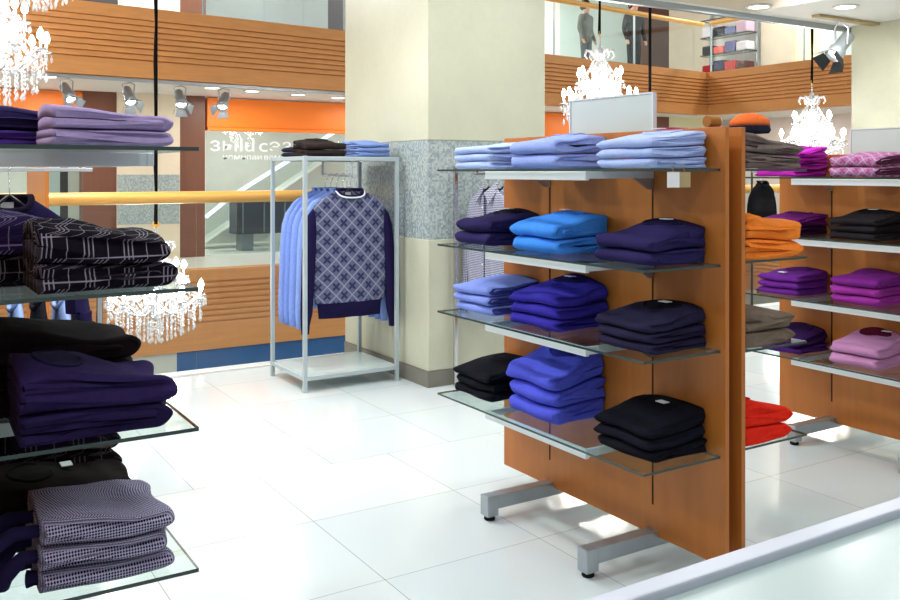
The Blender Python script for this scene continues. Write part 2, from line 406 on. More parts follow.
# right side of the atrium
def rpanel(name, px0, px1, a_, z0, z1, mat, label=None):
    y0, y1 = on_a(px0, a_), on_a(px1, a_); q = MB(); q.box(a_, a_+.12, min(y0, y1), max(y0, y1), z0, z1, mat); return struct(q.build(name), label)
rpanel('wall_right_lower', 700, 1100, 16.4, .09, 2.575, M['pinkw'], 'rosy white wall under the right gallery')
rpanel('door_1', 738, 760, 16.36, .09, 2.1, M['white'], 'white door frame behind the right walkway')
rpanel('wall_right_upper', 669, 708, 16.4, 3.3, 7, M['beige']); rpanel('wall_right_upper', 708, 761, 16.6, 3.3, 7, M['white']); rpanel('wall_right_upper', 761, 792, 16.3, 3.3, 7, M['beige'])
rpanel('wall_right_upper', 792, 820, 16.4, 3.3, 7, M['yellow']); rpanel('wall_right_upper', 820, 1100, 16.4, 3.3, 7, M['teal'])
# upper gallery back wall, y = 17
for px0, px1, mt in ((-260, 62, 'grey'), (62, 118, 'dark'), (118, 180, 'white'), (180, 206, 'brown'), (206, 328, 'grey'), (328, 345, 'dark'), (345, 560, 'white'), (560, 632, 'teal'), (632, 669, 'brown'), (669, 730, 'beige')):
    panel('wall_gallery', px0, px1, 17.0, 3.3, 7, M[mt])
m = MB(); m.prism([(-5, 12.6), (11, 14.6), (15.4, 14.6), (15.4, 3), (18, 3), (18, 19), (-5, 19)], 6.0, 6.2, M['ceil']); struct(m.build('ceiling_upper'), 'white ceiling above the upper gallery')
def up_rail(p0, p1, label, n):
    p0, p1 = Vector(p0), Vector(p1); d = p1-p0; ln = d.length; ang = math.atan2(d.y, d.x); r = empty('gallery_railing', (p0.x, p0.y, 3.425), ang); w = ln/n
    for i in range(n):
        a = MB(); a.box(i*w+.006, (i+1)*w-.006, .1, .112, 0, .94, M['rglass']); a.build('glass_panel', r)
        a = MB(); a.box(i*w-.012, i*w+.012, .09, .122, 0, .95, M['steel']); a.build('post', r)
    a = MB(); a.tube([(0,.106,.985), (ln,.106,.985)], .05, M['gold'], 12); a.build('handrail', r)
    tag(r, label, 'railing')
up_rail(A0, A1, 'glass railing with golden handrail on the far upper gallery', 9)
up_rail((14.06, 12.72), B1, 'glass railing with golden handrail on the right upper gallery', 4)
# clothes shelves in the upper right shop
r = empty('shop_shelving', (16.25, on_a(735, 16.3), 3.3)); y0, y1 = on_a(761, 16.3)-on_a(735, 16.3), on_a(709, 16.3)-on_a(735, 16.3)
for z in (.35, .75, 1.15, 1.55):
    a = MB(); a.box(-.3, 0, y0+.05, y1-.05, z, z+.03, M['glass'], M['gedge']); a.build('shelf', r)
for y in (y0+.06, y1-.06):
    a = MB(); a.box(-.02, .02, y-.02, y+.02, 0, 1.75, M['steel']); a.build('upright', r)
tag(r, 'glass clothes shelves in the upper gallery shop at right', 'shelving')
UP = [(90,62,60),(190,70,70),(60,66,90),(150,40,46),(210,205,210),(110,110,150),(230,120,110),(70,72,76),(200,170,190),(120,130,170),(60,60,70),(215,215,222)]
k = 0
for zi, z in enumerate((.38, .78, 1.18)):
    for j in range(4):
        a = MB(); yy = y0+.25+j*(y1-y0-.5)/3; a.bbox(-.14, .14, -.15, .15, 0, .16+.04*((k*7)%3), knit(UP[k % len(UP)]), .03)
        o = a.build('folded_garment', None, (16.25-.16, on_a(735, 16.3)+yy, 3.3+z+.001))
        nm = ('red brown','red','slate','crimson','white','dusty violet','salmon','charcoal','pink grey','blue grey','dark grey','off white')[k]
        tag(o, '%s folded garment, %s shelf of the upper gallery shop' % (nm, ('lower','middle','upper')[zi]), 'clothes', 'garments in the upper gallery shop'); k += 1

# ------------------------------------------------------------------ people on the upper gallery
def person(loc, rz, h, top, bottom, label, arm):
    s = h/1.75; J = dict(pel=(0,0,.95), ab=(0,0,1.12), ch=(0,.0,1.32), ne=(0,0,1.48), hb=(0,-.01,1.56), hd=(0,-.02,1.68),
        sl=(-.19,0,1.42), sr=(.19,0,1.42), el=(-.25,.02,1.14), er=(.25,.02,1.14), wl=(-.24,-.08,.9), wr=(.24,-.08 if arm == 0 else -.26,.9 if arm == 0 else 1.1), kl=(-.1,-.01,.5), kr=(.1,-.01,.5), al=(-.1,.03,.08), ar=(.1,.03,.08), hl=(-.09,0,.92), hr=(.09,0,.92), tl=(-.11,-.15,.03), tr=(.11,-.15,.03), fl=(-.23,-.12,.8), fr_=(.23,-.12 if arm == 0 else -.36,.8 if arm == 0 else 1.12))
    R = dict(pel=.15, ab=.14, ch=.16, ne=.06, hb=.075, hd=.1, sl=.075, sr=.075, el=.05, er=.05, wl=.035, wr=.035, kl=.065, kr=.065, al=.045, ar=.045, hl=.1, hr=.1, tl=.035, tr=.035, fl=.028, fr_=.028)
    E = [('pel','ab'),('ab','ch'),('ch','ne'),('ne','hb'),('hb','hd'),('ch','sl'),('sl','el'),('el','wl'),('wl','fl'),('ch','sr'),('sr','er'),('er','wr'),('wr','fr_'),('pel','hl'),('hl','kl'),('kl','al'),('al','tl'),('pel','hr'),('hr','kr'),('kr','ar'),('ar','tr')]
    ks = list(J); me = bpy.data.meshes.new('body'); me.from_pydata([Vector(J[q])*s for q in ks], [(ks.index(x), ks.index(y)) for x, y in E], [])
    o = bpy.data.objects.new('tmp', me); C.objects.link(o); md = o.modifiers.new('s', 'SKIN'); o.modifiers.new('u', 'SUBSURF').levels = 2
    for i, q in enumerate(ks): me.skin_vertices[0].data[i].radius = (R[q]*s,)*2
    me.skin_vertices[0].data[0].use_root = True
    dg = bpy.context.evaluated_depsgraph_get(); bm_ = bpy.data.meshes.new_from_object(o.evaluated_get(dg)); bpy.data.objects.remove(o)
    bm_.materials.clear()
    for q in (M['skin'], knit(top), knit(bottom), M['black']): bm_.materials.append(q)
    for p in bm_.polygons:
        z = p.center.z/s; x = abs(p.center.x)/s; p.use_smooth = True
        p.material_index = 0 if z > 1.5 or (x > .19 and z < .9) or (x > .17 and p.center.y/s < -.27) else 1 if z > .88 or x > .2 else 2 if z > .09 else 3
    r = empty('person', loc, rz); body = bpy.data.objects.new('body', bm_); C.objects.link(body); body.parent = r
    a = MB(); a.lathe([(0, .13), (.06, .12), (.1, .07), (.112, 0), (.1, -.06), (.085, -.09)], M['hair'], 14, (0, .025*s, 1.69*s)); a.build('hair', r)
    a = MB(); a.lathe([(0, .03), (.014, .0), (.02, -.02), (0, -.03)], M['skin'], 8, (0, -.125*s, 1.66*s))
    for q in (-1, 1): a.lathe([(0, .03), (.016, .01), (.014, -.02), (0, -.03)], M['skin'], 8, (q*.108*s, 0, 1.66*s))
    a.build('nose_and_ears', r)
    tag(r, label, 'person', 'people on the upper gallery')
person((12.35, 14.45, 3.3), .3, 1.62, (112, 116, 112), (88, 94, 100), 'person in grey coat standing at gallery railing above the middle chandelier', 0)
person((13.55, 14.3, 3.3), -.1, 1.74, (46, 44, 50), (40, 38, 44), 'person in dark suit standing behind the upper gallery glass by brown panel', 0)

# ------------------------------------------------------------------ chandeliers
def chandelier_proto():
    r = empty('chandelier'); r.scale.z = 1.0
    a = MB(); a.lathe([(.0,.16),(.03,.17),(.055,.21),(.03,.25),(.018,.32),(.05,.38),(.06,.41),(.02,.45),(.016,.58),(.04,.62),(.016,.66),(.014,.8),(.05,.83),(.06,.86),(.02,.9),(.008,.95)], M['silver'], 14); a.build('stem', r)
    cr = MB()
    def bead(p, q=.013):
        x, y, z = p; cr.add([(x+q,y,z),(x,y+q,z),(x-q,y,z),(x,y-q,z),(x,y,z+q*1.2),(x,y,z-q*1.2)], [[0,1,4],[1,2,4],[2,3,4],[3,0,4],[1,0,5],[2,1,5],[3,2,5],[0,3,5]], M['crystal'])
    def drop(p, q=.014, h=.05):
        x, y, z = p; n = 5; vs = [(x,y,z)]+[(x+q*math.cos(2*PI*k/n), y+q*math.sin(2*PI*k/n), z-h*.65) for k in range(n)]+[(x,y,z-h)]
        cr.add(vs, [[0,1+k,1+(k+1)%n] for k in range(n)]+[[n+1,1+(k+1)%n,1+k] for k in range(n)], M['crystal'])
    def swag(p, q, sag, n):
        p, q = Vector(p), Vector(q)
        for i in range(n+1):
            t = i/n; v = p.lerp(q, t); v.z -= sag*4*t*(1-t); bead(v, .011)
    tips = []
    for tier, (n, rad, z, zi) in enumerate(((10, .41, .36, .33), (6, .25, .56, .54))):
        for k in range(n):
            an = 2*PI*(k+.5*tier)/n; c, s = math.cos(an), math.sin(an)
            pts = [(c*rad*t, s*rad*t, zi-.12*math.sin(PI*min(1, t*1.15))+(z-zi)*t) for t in (0,.15,.35,.55,.75,.9,1)]
            a = MB(); a.tube(pts, .009, M['silver'], 6)
            a.lathe([(.0,-.01),(.045,.0),(.05,.012),(.02,.01),(.011,.012),(.011,.07)], M['silver'], 10, (c*rad, s*rad, z)); arm = a.build('arm', r)
            a = MB(); a.lathe([(.0,.07),(.018,.075),(.028,.1),(.018,.13),(0,.155)], M['bulb'], 8, (c*rad, s*rad, z)); a.build('bulb', arm)
            tips.append((c*rad, s*rad, z))
            for j in range(5):
                a2 = an+(j-2)*.5; rr = .045
                drop((c*rad+rr*math.cos(a2*2), s*rad+rr*math.sin(a2*2), z-.01), .012, .055)
            for j in range(4): bead((c*rad, s*rad, z-.02-.027*j))
            drop((c*rad, s*rad, z-.13), .017, .075)
        T = tips[-n:]
        for k in range(n):
            swag(T[k], T[(k+1) % n], .09 if tier == 0 else .05, 11); swag((T[k][0]*.12, T[k][1]*.12, .85 if tier else .6), T[k], .02, 18 if tier == 0 else 14)
            mid = (Vector(T[k])+Vector(T[(k+1) % n]))/2
            drop((mid.x, mid.y, mid.z-.1), .014, .06)
    for ring, nn, z0 in ((.34, 22, .27), (.24, 18, .22), (.14, 12, .18), (.06, 7, .15)):
        for k in range(nn):
            an = 2*PI*k/nn; x, y = ring*math.cos(an), ring*math.sin(an)
            for j in range(5): bead((x, y, z0-.028*j), .012)
            drop((x, y, z0-.135), .013, .06)
    for k in range(330):
        an = random.uniform(0, 2*PI); z = random.uniform(.3, .78); q = random.uniform(.05, max(.07, .4*(1-(z-.3)/.6)))
        drop((q*math.cos(an), q*math.sin(an), z), .018, .06)
    for k in range(6):
        an = 2*PI*k/6; c, s = math.cos(an), math.sin(an)
        cr.tube([(.03*c,.03*s,.78),(.09*c,.09*s,.86),(.15*c,.15*s,.87),(.17*c,.17*s,.82),(.14*c,.14*s,.79)], [.012,.016,.016,.014,.008], M['crystal'], 6)
    o = cr.build('crystals', r); o['kind'] = 'stuff'
    a = MB(); a.tube([(0,0,.94), (0,0,1.0)], .012, M['silver'], 6); a.lathe([(.03,-.004),(.036,0),(.03,.004)], M['gold'], 16, (.0, 0, 1.03), axis=Matrix.Rotation(PI/2, 3, 'X')); a.build('hook_ring', r)
    a = MB(); a.tube([(.004*math.sin(i*2.3), .004*math.cos(i*1.7), 1.03+i*.3) for i in range(13)], [.013+.008*math.sin(i*1.9+1)**2 for i in range(13)], M['cable'], 7); a.build('cable_sleeve', r)
    return r
CH = [(-2.65, 8.15, -.10, 'chandelier hanging low, partly behind the black checked sweaters on left shelf'),
      (1.72, 10.4, 1.75, 'chandelier hanging right of the big column behind the blank sign'),
      (4.92, 12.3, 1.375, 'chandelier hanging near right column above the magenta sweaters'),
      (-3.7, 7.3, 1.95, 'chandelier cut by the left edge above the lavender sweaters'),
      (-3.9, 8.6, 2.98, 'highest chandelier, only its bottom drops showing at top left corner')]
proto = None
for X, Y, z, lb in CH:
    loc = (CS*X+SN*Y, -SN*X+CS*Y, z)
    if proto is None:
        proto = chandelier_proto(); proto.location = loc; tag(proto, 'glowing crystal '+lb, 'chandelier', 'crystal chandeliers in the atrium')
    else: dup(proto, loc, random.uniform(0, 1), 'glowing crystal '+lb).scale.z = 1.2
    ld = bpy.data.lights.new('chandelier_light', 'POINT'); ld.energy = 110; ld.shadow_soft_size = .3; ld.color = (1, .96, .9)
    lo = bpy.data.objects.new('chandelier_light', ld); C.objects.link(lo); lo.location = (loc[0], loc[1], z+.5)
# second cable seen right of the middle chandelier
a = MB(); a.tube([(0, 0, i*.4) for i in range(16)], .018, M['cable'], 7); X, Y = (650-450)/F*10.9, 10.9
tag(a.build('hanging_cable', None, (CS*X+SN*Y, -SN*X+CS*Y, 1.1)), 'black hanging cable right of the middle chandelier', 'cable')

# ------------------------------------------------------------------ track spotlights
def spotlight(loc, az, tilt, s, label, z_top):
    r = empty('spotlight', loc); R = Matrix.Rotation(az, 3, 'Z') @ Matrix.Rotation(tilt, 3, 'X')   # local -Z is the beam
    a = MB(); a.lathe([(.0,.17),(.05,.17),(.055,.15),(.055,.02),(.07,.0),(.07,-.07),(.06,-.07),(.055,-.03)], M['steel'], 16, axis=R*s); a.build('lamp_head', r)
    a = MB(); a.lathe([(0,-.04),(.054,-.04)], M['lamp'], 16, axis=R*s); a.build('lamp_face', r)
    for k in range(4):
        Q = R @ Matrix.Rotation(k*PI/2, 3, 'Z'); a = MB()
        vs = [Q @ Vector(v)*s for v in ((-.05,.066,-.07),(.05,.066,-.07),(.075,.11,-.15),(-.075,.11,-.15))]; n2 = [v+(Q @ Vector((0,.004,0)))*s for v in vs]
        a.add(vs+n2, [[0,1,2,3],[7,6,5,4],[0,4,5,1],[1,5,6,2],[2,6,7,3],[3,7,4,0]], M['black'] if s > 1.2 else M['steel']); a.build('barn_door', r)
    a = MB()
    for q in (-1, 1): a.tube([R @ Vector((q*.062, 0, .06))*s, (R @ Vector((q*.07, 0, .06))*s)+Vector((0,0,.13*s)), (0, 0, z_top-loc[2])], .009*s, M['steel'], 6)
    a.build('yoke', r)
    return tag(r, label, 'spotlight', 'track spotlights')
dirA = Vector((A1[0]-A0[0], A1[1]-A0[1])).normalized()
def bandpt(px, off):
    t = (px-450)/F; n = Vector((-dirA.y, dirA.x)); q = Vector(A0)+n*off; ray = Vector((CS*t+SN, CS-SN*t))
    k = (q.x*dirA.y-q.y*dirA.x)/(ray.x*dirA.y-ray.y*dirA.x); return ray*k
p0, p1 = bandpt(30, .12), bandpt(348, .12)
a = MB(); d = p1-p0; a.bbox(0, d.length, -.02, .02, -.03, .012, M['steel'], .004); tag(a.build('light_track', None, (p0.x, p0.y, 2.545), math.atan2(d.y, d.x)), 'long thin light track under the far wooden gallery', 'light track')
for px, w, az in ((69, 'leftmost of the four on the far track', .25), (130, 'second from left on the far track', .05), (181, 'third from left, against the brown pilaster', -.1), (223, 'rightmost of the four, against the orange sign', -.75)):
    p = bandpt(px, .12); spotlight((p.x, p.y, 2.30), az+.1, -.75, 1.05, 'small round spotlight, '+w, 2.502)
a = MB(); a.bbox(-.75, .75, -.05, .05, -.03, 0, M['tan'], .004); tag(a.build('light_track', None, (9.0, 6.0, 3.049)), 'short tan light track in the ceiling by the right column', 'light track')
spotlight((8.55, 5.95, 2.69), -1.75, -.75, 1.3, 'large grey spotlight with black flaps hanging by the right column', 3.005)

# ------------------------------------------------------------------ wooden double sided display stands
def gslab(mb, x0, x1, y0, y1, z, t=.008):
    mb.box(x0, x1, y0, y1, z-t, z, M['glass'], M['gedge'])
def stand(a0, zb, zt, shelves_f, shelves_b, label, b0=2.0715, b1=3.343):
    r = empty('display_stand', (a0, (b0+b1)/2, 0)); h = (b1-b0)/2; yf = (2.408-2.7072, 3.010-2.7072)
    for x0, x1 in ((0, .019), (.080, .099)):
        a = MB(); a.bbox(x0, x1, -h, h, zb, zt, M['wood'], .0015); p = a.build('wood_panel', r)
        for y in yf:
            q = MB(); xs = (-.0012, -.0002) if x0 == 0 else (.0992, .1002); q.box(xs[0], xs[1], y-.004, y+.004, zb+.11, zt-.02, M['slot']); q.build('slot', p)
    for y in yf:
        a = MB(); a.bbox(.03, .07, y-.025, y+.025, .1, zt-.1, M['steel'], .002); a.build('upright', r)
        a = MB(); a.bbox(-.282, .381, y-.0265, y+.0265, .046, .0995, M['steel'], .002)
        for x in (-.335, .38): a.bbox(x, x+.054, y-.027, y+.027, .018, .1, M['steel'], .004)
        leg = a.build('leg', r)
        for x in (-.308, .407):
            q = MB(); q.lathe([(.02, 0), (.023, .004), (.02, .018)], M['rubber'], 12, (x, y, 0)); q.build('rubber_pad', leg)
    for side, zs in ((-1, shelves_f), (1, shelves_b)):
        for z in zs:
            a = MB(); x0, x1 = (-.352, -.002) if side < 0 else (.101, .451); gslab(a, x0, x1, -h+.02, h, z); sh = a.build('shelf', r)
            f = MB(); fx = (-.325, -.308) if side < 0 else (.407, .424)
            f.bbox(fx[0], fx[1], yf[0]-.008, yf[1]+.008, z-.04, z-.0085, M['bar'], .002)
            for y in yf:
                X0, X1 = (-.31, -.002) if side < 0 else (.101, .409)
                f.box(X0, X1, y-.008, y+.008, z-.034, z-.0085, M['bar'])
                xa, xb = (-.09, -.002) if side < 0 else (.189, .101)
                f.add([(xa,y-.006,z-.034),(xb,y-.006,z-.034),(xb,y-.006,z-.075),(xb+(-.02 if side<0 else .02),y-.006,z-.075),(xa,y+.006,z-.034),(xb,y+.006,z-.034),(xb,y+.006,z-.075),(xb+(-.02 if side<0 else .02),y+.006,z-.075)],
                      [[0,1,2,3],[7,6,5,4],[0,4,5,1],[1,5,6,2],[2,6,7,3],[3,7,4,0]], M['steel'])
            f.build('shelf_frame', sh)
    return tag(r, label, 'display stand', 'wooden display stands')
ZF1 = (1.411, 1.09, .802, .448); ZF2 = (1.374, 1.067, .753, .45)
stand(2.375, .078, 1.552, ZF1, (1.411, 1.095, .79, .455), 'double sided wooden display stand with glass shelves in the middle, full of blue sweaters')
stand(4.275, .068, 1.492, ZF2, (1.374, 1.067, .753, .45), 'wooden display stand with glass shelves at right, full of purple sweaters')
def sign_holder(x, y, z0, w, h, label):
    r = empty('sign_holder', (x, y, z0)); a = MB(); a.bbox(-.006, .006, -w/2, w/2, 0, h, M['acryl'], .002); a.build('sign_sheet', r)
    a = MB()
    for q in (-w/2-.004, w/2+.004): a.box(-.009, .009, q-.004, q+.004, -.02, h+.004, M['bar'])
    a.box(-.009, .009, -w/2, w/2, h, h+.006, M['bar']); a.build('frame', r)
    for q in (-w*.3, w*.3):
        a = MB(); a.box(-.008, .008, q-.01, q+.01, -.12, 0, M['bar']); a.build('peg', r)
    tag(r, label, 'sign holder', 'blank sign holders')
sign_holder(2.4245, 2.69, 1.52, .47, .172, 'blank pale sign holder on top of the middle wooden stand')
sign_holder(4.3245, 2.69, 1.46, .47, .16, 'blank pale sign holder on top of the right wooden stand')

# left glass shelf stand
def left_stand():
    r = empty('display_stand', (.05, 2.57, 0)); a = MB(); a.bbox(0, .05, -.55, .55, .08, 1.6, M['wood'], .002); a.build('wood_panel', r)
    for y in (-.2, .3):
        a = MB(); a.bbox(-.247, .307, y-.0265, y+.0265, .046, .0995, M['steel'], .002)
        for x in (-.3, .306): a.bbox(x, x+.054, y-.027, y+.027, .0, .1, M['steel'], .004)
        a.build('leg', r)
    for z in ZL:
        a = MB(); gslab(a, .052, .568, -.48, .48, z, .009); sh = a.build('shelf', r)
        f = MB(); f.bbox(.525, .543, -.17, .31, z-.043, z-.0095, M['bar'], .002)
        for y in (-.16, .3): f.box(.052, .53, y-.008, y+.008, z-.043, z-.0095, M['bar'])
        f.build('shelf_frame', sh)
    a = MB(); a.bbox(.05, .56, .743, .757, 1.401, 1.4145, M['bar'], .002); a.box(.025, .05, .5, .76, 1.39, 1.425, M['bar']); a.build('hanging_bar', r)
    tag(r, 'stand of glass shelves cut by the left edge, full of dark sweaters', 'display stand')
ZL = (1.458, 1.133, .808, .481)
left_stand()

# ------------------------------------------------------------------ folded sweaters
def sm(x, a, b):
    t = max(0, min(1, (x-a)/(b-a))); return t*t*(3-2*t)
def fold_mesh(w, d, T, k, K, seed, mat, gaps=(.5,), puff=.3, inner=None, wob=1.0):
    """one folded sweater: fold at x = -d/2, layers open to the sides; k-th of K in its pile, base of pile at z = 0"""
    rnd = random.Random(seed); ph = [rnd.uniform(0, 6.28) for _ in range(8)]; prng = random.Random(int(seed) // 10); pp = [prng.uniform(0, 6.28) for _ in range(6)]
    def H(s, t, q):           # height of interface q (0..K) in the pile
        base = T*q*(.93+.14*sm(s, 0, 1))
        n = (math.sin(pp[0]+5*s+2*t)+math.sin(pp[1]+6*t-2*s))*.022*T*q*wob
        z = base+n
        if q == K: z += T*puff*sm(s, .15, .75)*(1-.55*abs(2*t-1)**2)+T*.06*math.sin(ph[0]+9*s+4*t)*wob
        return z
    # profile in (s,q)
    rn = min(.3, .5*T/d*1.25); P = []
    def arc(cx, cq, rs, rq, a0, a1, n):
        for i in range(n+1):
            an = a0+(a1-a0)*i/n; P.append((cx+rs*math.cos(an), cq+rq*math.sin(an)))
    S = [1, .85, .7, .55, .4, .28]
    for s in S: P.append((s, 0.0))
    arc(rn, .5, rn, .5, -PI/2, -3*PI/2, 12)
    for s in S[::-1]: P.append((s, 1.0))
    for g in sorted(gaps, reverse=True):
        g0 = rn*.75+.05*rnd.random(); hg = .19/len(gaps)+.03
        P.append((1.0, g+.03)); P.append((.7, g+.035)); P.append((.42, g+hg*.62))
        arc(g0+.06, g, .06, hg, PI/2, 3*PI/2, 6)
        P.append((.42, g-hg*.62)); P.append((.7, g-.035)); P.append((1.0, g-.03))
    n = len(P); NS = 15; rings = []; uv = []
    ts = [0, .012, .04, .09] + [.09+.82*i/(NS-8) for i in range(1, NS-8)] + [.91, .96, .988, 1]
    gap = .0012/max(T, .01)
    for t in ts:
        e = min(t, 1-t); f = 1-(1-min(1, e/.06))**2; f = math.sqrt(max(0, f)); ins = .30*(1-f)
        ring = []; per = 0; last = None
        for s, q in P:
            q2 = .5+(q-.5)*(1-ins)*(1-gap*2); s2 = s+.02*math.sin(ph[1]+7*t)*(1-s)*wob+(.5-s)*.06*(1-f)
            z0, z1 = H(s2, t, k), H(s2, t, k+1); z = z0+(z1-z0)*q2
            y = (t-.5)*w+.012*math.sin(ph[2]+5*s+6*q)*(1 if e < .2 else 0)*(1 if t < .5 else -1)*.5*wob
            v = Vector((-d/2+s2*d, y, z)); ring.append(v)
            if last is not None: per += (v-last).length
            last = v; uv.append((per, t*w))
        rings.append(ring)
    b = MB(); b.loft(rings, mat); b.uv = uv
    # end caps triangulated
    bm = bmesh.new()
    for e_, ring in ((0, rings[0]), (1, rings[-1])):
        vs = [bm.verts.new(v) for v in ring]; f = bm.faces.new(vs if e_ else vs[::-1])
    bmesh.ops.triangulate(bm, faces=bm.faces[:], ngon_method='EAR_CLIP'); bm.verts.index_update()
    o0 = len(b.v); b.v += [tuple(v.co) for v in bm.verts]
    b.uv += [(v.co.x*1.0, v.co.z*1.0) for v in bm.verts]; kk = b.m(inner or mat)
    for f in bm.faces: b.f.append([o0+v.index for v in f.verts]); b.mi.append(kk); b.sm.append(False)
    bm.free()
    return b, H
PC = [0]
POS = {1: ('single',), 2: ('lower', 'upper'), 3: ('bottom', 'middle', 'top'), 4: ('bottom', 'third', 'second', 'top')}
def pile(x, y, z, rz, w, d, T, cols, desc, where, group, puff=.3, gaps=(.5,), collar=None, tagm=None, descs=None, wob=1.0, label_side=0, inner=None, sleeves=None):
    """cols: list bottom -> top of material or rgb; returns roots"""
    PC[0] += 1; K = len(cols); out = []
    for k, c in enumerate(cols):
        mt = c if not isinstance(c, tuple) else knit(c); rnd = random.Random(PC[0]*10+k)
        jx, jy, jr = rnd.uniform(-.004, .004), rnd.uniform(-.006, .006), rnd.uniform(-.02, .02)
        mb, H = fold_mesh(w, d, T, k, K, PC[0]*10+k, mt, gaps, puff, wob=wob, inner=inner)
        dd = (descs[k] if descs else desc); lab = '%s %s, %s' % (POS[K][k], dd, where); top = k == K-1
        loc = (x+jx, y+jy, z+.0012)
        if not top and not sleeves:
            o = mb.build('folded_sweater', None, loc, rz+jr); tag(o, lab, 'sweater', group); out.append(o); continue
        r = empty('folded_sweater', loc, rz+jr); mb.build('body', r); tag(r, lab, 'sweater', group); out.append(r)
        if sleeves:
            for sx in range(2):
                ys = (w/2-.05-.1*sx); zz = H(1, .5, k)+T*.45; o_ = .012+.045*k; zl = .024+.0*k
                a = MB(); a.tube([(d/2-.02, ys, zz), (d/2+o_*.5, ys, zz+.004), (d/2+o_+.008, ys-.005, max(zl, zz-.03)), (d/2+o_+.014, ys-.01, max(zl, zz-.07)), (d/2+o_+.02, ys-.012, zl)][:(3 if k == 0 else 5)], [.014,.017,.02,.02,.016][:(3 if k == 0 else 5)], knit(sleeves), 8); a.build('sleeve', r)
        if not top: continue
        if collar is not None:
            a = MB(); cx, cy, rx, ry = d*.22, 0.0, .05, .075; pts = []
            for i in range(17):
                an = PI*.5+2*PI*i/16*.86-.0; s_ = (cx+rx*math.cos(an+2.6))/d+.5; t_ = (cy+ry*math.sin(an+2.6))/w+.5
                pts.append(((s_-.5)*d, (t_-.5)*w, H(s_, t_, K)-.001))
            a.tube(pts, [.002]+[.0055]*15+[.002], knit(collar), 7, flat=.7)
            a.add(pts+[(cx, cy, H(cx/d+.5, .5, K)+.0025)], [[q, q+1, 17] for q in range(16)]+[[16, 0, 17]], knit(collar), True); a.build('collar', r)
        if tagm is not None:
            a = MB(); s_, t_ = tagm; zz = H(s_, t_, K)+.004
            a.box((s_-.5)*d-.014, (s_-.5)*d+.014, (t_-.5)*w-.02, (t_-.5)*w+.02, zz+.005, zz+.0075, M['paper']); a.build('neck_label', r)
    return out
G = 'sweaters folded on the middle wooden stand'
def mid(z, c, *a, **k):
    y = {'n': 2.278, 'm': 2.775, 'f': 3.2}[c]+k.pop('dy', 0); wh = {'n': 'nearest pile', 'm': 'centre pile', 'f': 'far left pile'}[c]; sh = {0: 'top shelf', 1: 'second shelf', 2: 'third shelf', 3: 'bottom shelf'}[z]
    k.setdefault('w', {'n': .268, 'm': .285, 'f': .265}[c]); w = k.pop('w'); k.setdefault('d', .262); d = k.pop('d'); T, cols, desc = a
    return pile(2.102+d/2, y, ZF1[z], k.pop('rz', 0), w, d, T, cols, desc, '%s on %s of the middle stand' % (wh, sh), G, **k)
PALE, LAV, BRI, NAV, PERI, VIO, DNV, BLK, ROY = (172,190,238), (146,164,226), (66,138,232), (44,38,84), (128,146,222), (56,48,160), (40,36,62), (22,22,30), (84,92,214)
mid(0, 'f', .034, [PALE]*3, 'pale blue folded sweater', gaps=(.33, .66), puff=.2)
mid(0, 'm', .058, [LAV]*2, 'thick lavender blue folded sweater', puff=.3, collar=(126,144,214))
pc = mid(0, 'n', .036, [PALE]*3, 'light blue folded sweater', puff=.5, gaps=(.33, .66), tagm=(.72, .55), collar=PALE)
mid(1, 'f', .058, [NAV, (38,32,74)], 'dark navy folded sweater', puff=.35, collar=BLK, tagm=(.75, .5))
mid(1, 'm', .062, [BRI]*2, 'bright blue folded sweater', puff=.35, collar=(56,120,214), tagm=(.72, .6))
mid(1, 'n', .05, [NAV]*2, 'navy folded sweater', puff=.75, collar=(34,30,70), tagm=(.7, .4))
mid(2, 'f', .042, [PERI]*3, 'periwinkle folded sweater', puff=.25, gaps=(.5,), inner=knit((70,72,150)))
mid(2, 'm', .048, [VIO]*3, 'violet blue folded sweater', puff=.6, collar=(34,30,90), tagm=(.66, .42), wob=1.6)
mid(2, 'n', .037, [DNV]*3, 'blackish navy folded sweater', puff=.7, collar=BLK, tagm=(.7, .42))
mid(3, 'f', .04, [BLK]*3, 'black folded sweater', puff=.6, collar=BLK)
mid(3, 'm', .07, [ROY]*3, 'royal blue folded sweater', dy=.025, puff=.45, collar=(50,54,150), wob=1.4)
mid(3, 'n', .042, [BLK, (24,24,36), (20,20,30)], 'black folded sweater', puff=.45, collar=BLK, tagm=(.68, .45))
# swing tags hanging from the light blue pile
for dx, mt, nm in ((0, M['paper'], 'white'), (.05, M['tan'], 'tan')):
    a = MB(); a.box(-.0015, .0015, -.02, .02, -.05, 0, mt); a.tube([(0,0,0), (.003,.004,.03)], .0012, M['tan'], 5)
    tag(a.build('price_tag', None, (2.15+dx, 2.088, 1.40), 1.1), nm+' price tag dangling under top shelf of the middle stand', 'price tag', 'price tags')

